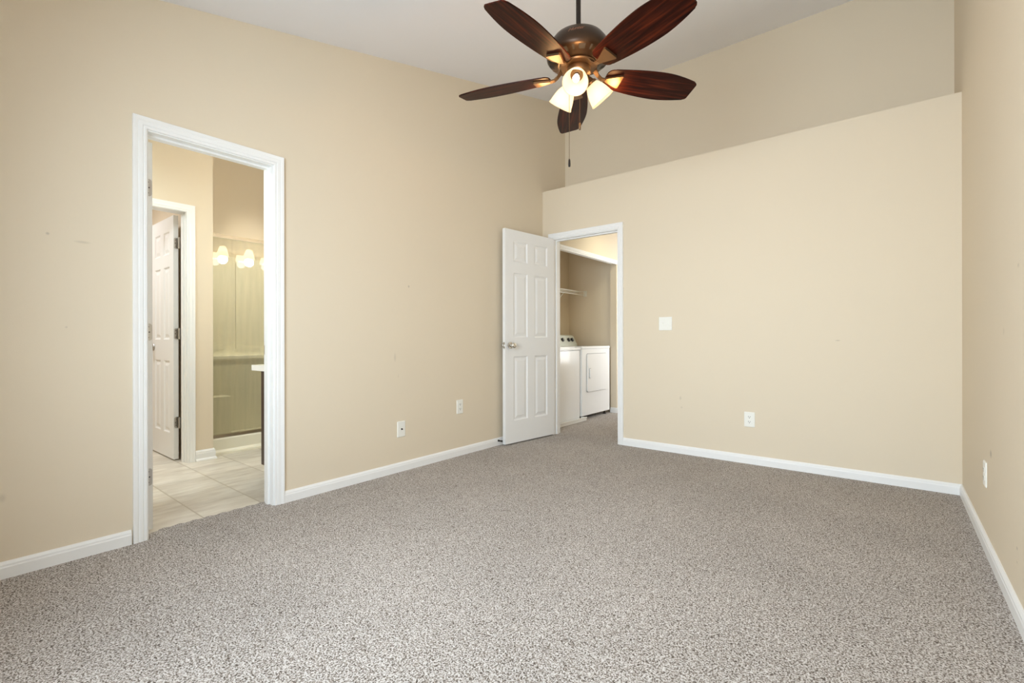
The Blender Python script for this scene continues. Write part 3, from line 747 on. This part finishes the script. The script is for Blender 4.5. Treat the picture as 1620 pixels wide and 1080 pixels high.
# light kit
bm = bmesh.new(); lathe(bm, fz([(.03, 2.398), (.058, 2.398), (.0635, 2.392), (.0645, 2.372), (.060, 2.362), (.044, 2.352), (.036, 2.335), (.030, 2.318), (.020, 2.308), (.008, 2.303), (0, 2.302)]), 48)
fit = obj('light_fitter', bm, M_bronze_hi, fan, smooth=True, auto=40)
LAMPS = []
for i, az in enumerate((-66, 54, 167)):
    a = math.radians(az); tl = math.radians(41)
    ax = Vector((math.sin(tl)*math.cos(a), math.sin(tl)*math.sin(a), -math.cos(tl)))
    mouth = Vector((.138*math.cos(a), .138*math.sin(a), 2.250-Z)); neck = mouth - ax*.102
    q = ax.to_track_quat('Z', 'Y').to_matrix().to_4x4(); M = Matrix.Translation(neck) @ q
    bm = bmesh.new()
    lathe(bm, [(0, -.034), (.014, -.034), (.018, -.028), (.022, -.014), (.031, -.006), (.032, .006), (.029, .008), (.0, .008)], 28, M)
    st = Vector((.030*math.cos(a), .030*math.sin(a), 2.338-Z)); en = neck - ax*.030
    md = (st+en)/2 + Vector((0, 0, .010))
    tube(bm, [st, (st+md)/2, md, (md+en)/2, en], .0085, 12)
    hd = obj('lamp_holder', bm, M_bronze_hi, fan, smooth=True, auto=40)
    bm = bmesh.new()
    prof = [(.027, .000), (.031, .004), (.040, .018), (.048, .036), (.0545, .058), (.059, .078), (.0615, .092), (.064, .096), (.0645, .101), (.062, .1025), (.0605, .098)]
    lathe(bm, prof, 44, M)
    obj('lamp_shade', bm, M_shade, hd, smooth=True)
    bm = bmesh.new(); lathe(bm, [(0, .018), (.010, .018), (.012, .028), (.016, .040), (.0175, .052), (.014, .064), (.007, .072), (0, .074)], 20, M)
    obj('bulb', bm, M_bulb, hd, smooth=True)
    bm = bmesh.new(); lathe(bm, [(0, .008), (.0145, .008), (.0145, .018), (0, .018)], 20, M); obj('socket', bm, M_rod, hd)
    l = bpy.data.lights.new('fan_bulb_light', 'POINT'); l.energy = .45; l.color = (1.0, .66, .34); l.shadow_soft_size = .012
    lo = bpy.data.objects.new('fan_bulb_light', l); C.objects.link(lo); lo.location = Vector((FX, FY, Z)) + neck + ax*.084
    # added fill light just outside each shade, to warm the blade roots
    l = bpy.data.lights.new('blade_root_fill_light', 'POINT'); l.energy = 2.5; l.color = (1.0, .55, .22); l.shadow_soft_size = .03
    lo = bpy.data.objects.new('blade_root_fill_light', l); C.objects.link(lo); lo.location = Vector((FX + .225*math.cos(a+.1), FY + .225*math.sin(a+.1), 2.305))
def chain(x, y, ztop, zbot, name, fobm, fl):
    bm = bmesh.new(); n = int((ztop-zbot-fl)/.006)
    tube(bm, [(x, y, ztop-Z), (x, y, zbot+fl-Z)], .0011, 6)
    for k in range(n): lathe(bm, [(0, -.0016), (.0015, -.0008), (.0015, .0008), (0, .0016)], 6, T(x, y, ztop-Z-.006*k))
    c = obj('pull_chain', bm, M_bronze_hi, fan)
    bm = bmesh.new(); lathe(bm, [(0, fl), (.003, fl), (.0052, fl*.8), (.006, fl*.3), (.005, 0), (0, -.001)], 14, T(x, y, zbot-Z))
    obj('pull_fob', bm, fobm, c, smooth=True)
rt = Vector((.7797, .6262)); fw = Vector((-.6262, .7797))
p = rt*-.052 + fw*-.030; chain(p.x, p.y, 2.345, 1.876, 'a', M_rod, .040)
p = rt*.002 + fw*-.028; chain(p.x, p.y, 2.33, 2.066, 'b', M_bronze_hi, .036)

# ------------------------------------------------------------------ washer, dryer, drain pan, shelf
WX0, WX1, WY0, WY1 = -3.60, -2.95, 4.335, 5.008
ws = thing('washing_machine', (-3.27, 4.67, 0), label='white top-load washing machine nearer the door, left of the dryer', cat='washing machine'); ow = (-3.27, 4.67, 0)
bm = B(WX0, WX1, WY0, WY1, .024, .855); bmesh.ops.bevel(bm, geom=[e for e in bm.edges if abs(e.verts[0].co.z-e.verts[1].co.z) > .5], offset=.028, segments=5, affect='EDGES')
obj('cabinet_body', loc(bm, ow), M_white_app, ws, smooth=True, auto=30)
bm = B(WX0, WX1+.006, WY0-.003, WY1+.003, .859, .893); bmesh.ops.bevel(bm, geom=[e for e in bm.edges], offset=.012, segments=3, affect='EDGES')
tp = obj('top_panel', loc(bm, ow), M_white_app, ws, smooth=True, auto=30)
bm = B(WX0+.18, WX1-.04, WY0+.07, WY1-.07, .8935, .902)
obj('lid', loc(bm, ow), M_white_app, tp, bevel=.003)
obj('seam', loc(B(WX0+.02, WX1-.004, WY0+.01, WY1-.01, .8552, .8588), ow), M_app_seam, ws)
bm = bmesh.new()
for y0, y1 in ((WY0+.01, WY1-.01),):
    a = [(WX0, .893), (WX0+.14, .893), (WX0+.10, 1.03), (WX0+.03, 1.05), (WX0, 1.05)]
    v0 = [bm.verts.new((x, y0, z)) for x, z in a]; v1 = [bm.verts.new((x, y1, z)) for x, z in a]
    bm.faces.new(v0); bm.faces.new(v1[::-1])
    for k in range(5): bm.faces.new((v0[k], v1[k], v1[(k+1) % 5], v0[(k+1) % 5]))
cn = obj('control_console', loc(bm, ow), M_console, ws, bevel=.006)
for y in (4.45, 4.60, 4.88):
    bm = bmesh.new(); Mk = T(WX0+.122, y, .955) @ Matrix.Rotation(math.radians(74), 4, 'Y')
    lathe(bm, [(0, 0), (.026, 0), (.024, .018), (.018, .022), (0, .022)], 24, Mk); obj('dial', loc(bm, ow), M_black, cn, smooth=True, auto=40)
for x in (WX0+.05, WX1-.05):
    for y in (WY0+.06, WY1-.06):
        bm = bmesh.new(); lathe(bm, [(0, .012), (.022, .012), (.022, .020), (.008, .022), (.008, .05), (0, .05)], 16, T(x, y, 0)); obj('foot', loc(bm, ow), M_black, ws)

dp = thing('drain_pan', (-3.25, 4.68, 0), label='white plastic drain pan under the washing machine', cat='drain pan'); od = (-3.25, 4.68, 0)
bm = bmesh.new()
px0, px1, py0, py1 = -3.66, -2.897, 4.31, 5.058
box(bm, px0, px1, py0, py1, .004, .011)
box(bm, px1-.006, px1, py0, py1, .011, .040); box(bm, px1-.012, px1+.006, py0, py1, .040, .048)
box(bm, px0, px0+.006, py0, py1, .011, .044); box(bm, px0+.006, px1-.006, py0, py0+.006, .011, .044)
box(bm, px1-.08, px1-.006, py1-.006, py1, .011, .044)
# drain bulge on the front lip
obj('tray', loc(bm, od), M_pan, dp, bevel=.0015)

DY0, DY1 = 5.064, 5.768
dr = thing('clothes_dryer', (-3.27, 5.41, 0), label='white front-load dryer with a dark-outlined door, right of the washer', cat='dryer'); odr = (-3.27, 5.41, 0)
bm = B(WX0-.02, WX1, DY0-.03, DY1, .052, .872); bmesh.ops.bevel(bm, geom=[e for e in bm.edges if abs(e.verts[0].co.z-e.verts[1].co.z) > .5], offset=.008, segments=3, affect='EDGES')
obj('cabinet_body', loc(bm, odr), M_white_app, dr, smooth=True, auto=30)
bm = B(WX0-.02, WX1+.006, DY0-.032, DY1+.003, .875, .905); bmesh.ops.bevel(bm, geom=list(bm.edges), offset=.008, segments=3, affect='EDGES')
obj('top_panel', loc(bm, odr), M_white_app, dr, smooth=True, auto=30)
obj('seam', loc(B(WX0, WX1-.003, DY0-.02, DY1-.008, .8722, .8748), odr), M_app_seam, dr)
MD = Matrix(((0, 0, 1, WX1), (1, 0, 0, 0), (0, 1, 0, 0), (0, 0, 0, 1)))
yc, zc_, wd_, hd_ = (5.150+5.668)/2, (.340+.812)/2, .518, .472
bm = bmesh.new(); extrude_poly(bm, rrect(wd_+.010, hd_+.010, .030), .0015, T(0, yc, zc_) @ MD)
sm = obj('door_gap', loc(bm, odr), M_app_seam, dr)
bm = bmesh.new(); extrude_poly(bm, rrect(wd_, hd_, .026, 8), .014, T(.0016, yc, zc_) @ MD)
ddo = obj('dryer_door', loc(bm, odr), M_white_app, dr, bevel=.003)
bm = bmesh.new(); extrude_poly(bm, rrect(.050, .125, .012), .002, T(.0157, 5.212, .570) @ MD); obj('handle_recess', loc(bm, odr), M_app_seam, ddo)
bm = bmesh.new(); extrude_poly(bm, rrect(.030, .118, .010), .012, T(.0178, 5.204, .570) @ MD); obj('handle_grip', loc(bm, odr), M_white_app, ddo, bevel=.003)
bm = bmesh.new()
a = [(-3.60, .905), (-3.447, .905), (-3.447, .925), (-3.515, 1.045), (-3.56, 1.055), (-3.60, 1.055)]
v0 = [bm.verts.new((x, DY0-.02, z)) for x, z in a]; v1 = [bm.verts.new((x, DY1-.01, z)) for x, z in a]
bm.faces.new(v0); bm.faces.new(v1[::-1])
for k in range(6): bm.faces.new((v0[k], v1[k], v1[(k+1) % 6], v0[(k+1) % 6]))
cn = obj('control_console', loc(bm, odr), M_console, dr, bevel=.005)
for y in (5.42, 5.575, 5.665):
    bm = bmesh.new(); Mk = T(-3.478, y, .985) @ Matrix.Rotation(math.radians(60.5), 4, 'Y')
    lathe(bm, [(0, 0), (.027, 0), (.025, .020), (.020, .024), (0, .024)], 24, Mk); dl = obj('dial', loc(bm, odr), M_black, cn, smooth=True, auto=40)
    bm = bmesh.new(); Mk2 = Mk @ T(0, 0, .024); 
    extrude_poly(bm, rrect(.034, .007, .003), .004, Mk2); obj('dial_pointer', loc(bm, odr), M_console, dl)
for x in (WX0+.05, WX1-.05):
    for y in (DY0+.06, DY1-.06):
        bm = bmesh.new(); lathe(bm, [(0, .0), (.022, .0), (.022, .010), (.008, .012), (.008, .055), (0, .055)], 16, T(x, y, 0)); obj('foot', loc(bm, odr), M_black, dr)

sh = thing('wire_shelf', (-3.70, 5.1, 1.64), label='white wire shelf across the laundry closet above the machines', cat='shelf'); osf = (-3.70, 5.1, 1.64)
bm = bmesh.new()
for x, z, r in ((-3.425, 1.668, .004), (-3.425, 1.622, .004), (-3.69, 1.668, .003), (-3.56, 1.664, .003)):
    tube(bm, [(x, 4.302, z), (x, 5.945, z)], r, 8)
for k in range(62):
    y = 4.32+.026*k; tube(bm, [(-3.692, y, 1.672), (-3.425, y, 1.672), (-3.425, y, 1.622)], .0016, 5)
obj('wire_deck', loc(bm, osf), M_wire, sh)
bm = bmesh.new(); box(bm, -3.45, -3.40, 5.938, 5.948, 1.605, 1.685); box(bm, -3.435, -3.412, 5.925, 5.94, 1.612, 1.678); obj('end_bracket', loc(bm, osf), M_wire, sh, bevel=.003)
for y in (4.75, 5.38):
    bm = bmesh.new(); tube(bm, [(-3.427, y, 1.622), (-3.695, y, 1.36)], .0055, 8); box(bm, -3.699, -3.693, y-.012, y+.012, 1.33, 1.385); obj('support_brace', loc(bm, osf), M_wire, sh)

# ------------------------------------------------------------------ bathroom fittings
VX0, VX1, VY0, VY1 = -3.58, -3.004, 1.530, 2.95
va = thing('vanity_cabinet', (-3.3, 2.24, 0), label='dark espresso vanity cabinet half hidden by the bathroom doorway', cat='vanity'); ov = (-3.3, 2.24, 0)
bm = bmesh.new(); box(bm, VX0+.018, VX1, VY0, VY1, .091, .772); box(bm, VX0+.075, VX1, VY0+.002, VY1, -.010, .091)
obj('cabinet_body', loc(bm, ov), M_espresso, va, bevel=.001)
for k in range(3):
    y0 = VY0+.012+k*.468; bm = bmesh.new(); rg = []
    for ins, x in ((0, VX0+.017), (0, VX0), (.055, VX0), (.060, VX0+.007), (.065, VX0+.007)):
        rg.append([bm.verts.new((x, y, z)) for y, z in ((y0+ins, .10+ins), (y0+.458-ins, .10+ins), (y0+.458-ins, .76-ins), (y0+ins, .76-ins))])
    for a_, b_ in zip(rg, rg[1:]):
        for j in range(4): bm.faces.new((a_[j], a_[(j+1) % 4], b_[(j+1) % 4], b_[j]))
    bm.faces.new(rg[-1]); bm.faces.new(rg[0][::-1])
    dd = obj('cabinet_door', loc(bm, ov), M_espresso, va)
    bm = bmesh.new(); lathe(bm, [(.005, 0), (.005, .014), (.013, .018), (.014, .024), (0, .028)], 16, T(VX0, y0+(.42 if k % 2 == 0 else .035), .66) @ Matrix.Rotation(-PI/2, 4, 'Y')); obj('knob', loc(bm, ov), M_nickel, dd, smooth=True)
bm = bmesh.new()
cv = B(-3.606, VX1, 1.482, 2.97, .7725, .811)
cto = obj('vanity_countertop', cv, M_marble, None, bevel=.006)
tag(cto, 'white vanity countertop poking past the doorway edge', 'countertop')
bm = B(-3.024, -3.004, 1.482, 2.97, .811, .90); obj('backsplash', bm, M_marble, cto, bevel=.003)
mr_ = tag(obj('vanity_mirror', B(-3.008, -3.003, 1.56, 2.95, .93, 2.03), M_mirror), 'frameless mirror above the vanity, hidden behind the doorway wall', 'mirror')
vl = thing('vanity_light', (-3.002, 2.47, 2.12), label='bathroom light bar of four glass shades, mirrored in the shower glass', cat='light fixture')
bm = B(-.03, -.002, -.62, .62, -.035, .035); obj('light_bar', bm, M_nickel, vl, bevel=.004)
for k in range(4):
    y = -.57+.29*k+.0
    bm = bmesh.new(); tube(bm, [(-.03, y, 0), (-.09, y, .01), (-.12, y, -.004), (-.12, y, -.028)], .008, 10)
    lathe(bm, [(0, 0), (.022, 0), (.026, -.012), (.026, -.022), (0, -.022)], 20, T(-.12, y, -.016))
    ho = obj('lamp_holder', bm, M_nickel, vl, smooth=True, auto=40)
    bm = bmesh.new(); lathe(bm, [(.028, -.03), (.038, -.05), (.050, -.085), (.058, -.125), (.062, -.150)], 28, T(-.12, y, 0)); obj('lamp_shade', bm, M_shade_bath, ho, smooth=True)
    bm = bmesh.new(); lathe(bm, [(0, -.04), (.014, -.045), (.028, -.085), (.024, -.11), (0, -.122)], 18, T(-.12, y, 0)); obj('bulb', bm, M_bulb_bath, ho, smooth=True)
    l = bpy.data.lights.new('vanity_bulb_light', 'POINT'); l.energy = 13; l.color = (.93, 1.0, .98); l.shadow_soft_size = .05
    lo = bpy.data.objects.new('vanity_bulb_light', l); C.objects.link(lo); lo.location = (-3.002-.12, 2.47+y, 2.12-.185)

# shower: fibreglass surround and curb, framed sliding glass door
st = thing('shower_stall', (-5.0, 2.08, -.01), label='cream fibreglass shower stall with a low curb behind the glass', cat='shower'); os_ = (-5.0, 2.08, -.01)
bm = bmesh.new()
box(bm, -5.392, -4.655, 1.535, 2.618, -.010, .045)
obj('shower_base', loc(bm, os_), M_fibre, st)
bm = bmesh.new()
a = [(-4.56, -.010), (-4.56, .004), (-4.575, .012), (-4.585, .030), (-4.590, .120), (-4.598, .131), (-4.61, .134), (-4.655, .134), (-4.655, -.010)]
v0 = [bm.verts.new((x, 1.535, z)) for x, z in a]; v1 = [bm.verts.new((x, 2.618, z)) for x, z in a]; n = len(a)
bm.faces.new(v0); bm.faces.new(v1[::-1])
for k in range(n): bm.faces.new((v0[k], v1[k], v1[(k+1) % n], v0[(k+1) % n]))
obj('shower_curb', loc(bm, os_), M_fibre, st)
bm = bmesh.new()
box(bm, -5.392, -5.375, 1.535, 2.618, .045, 1.86); box(bm, -5.375, -4.66, 1.535, 1.555, .045, 1.86); box(bm, -5.375, -4.66, 2.598, 2.618, .045, 1.86)
box(bm, -5.375, -5.365, 1.70, 1.95, .9, 1.80); box(bm, -5.375, -5.365, 2.05, 2.30, .9, 1.80)
obj('wall_surround', loc(bm, os_), M_fibre, st, bevel=.004)
bm = bmesh.new()
box(bm, -5.374, -5.16, 1.556, 1.93, .045, .43); obj('molded_seat', loc(bm, os_), M_fibre, st, bevel=.02)
bm = bmesh.new(); box(bm, -5.374, -5.25, 1.556, 2.597, .80, .83); obj('soap_ledge', loc(bm, os_), M_fibre, st, bevel=.01)

sd = thing('shower_door', (-4.622, 2.08, .134), label='metal-framed sliding glass shower door reflecting the vanity lamps', cat='shower door'); osd = (-4.622, 2.08, .134)
bm = bmesh.new()
box(bm, -4.645, -4.600, 1.534, 2.619, .1345, .158); obj('bottom_track', loc(bm, osd), M_railmetal, sd, bevel=.002)
bm = bmesh.new(); box(bm, -4.645, -4.600, 1.534, 2.619, 1.893, 1.925); obj('top_rail', loc(bm, osd), M_chrome, sd, bevel=.004)
for y0 in (1.534, 2.597):
    bm = bmesh.new(); box(bm, -4.643, -4.602, y0, y0+.022, .158, 1.893); obj('side_frame', loc(bm, osd), M_railmetal, sd, bevel=.002)
for x, y0, y1 in ((-4.612, 1.558, 2.10), (-4.632, 2.05, 2.595)):
    bm = bmesh.new(); box(bm, x-.0025, x+.0025, y0, y1, .159, 1.892); gp = obj('glass_panel', loc(bm, osd), M_glass, sd)
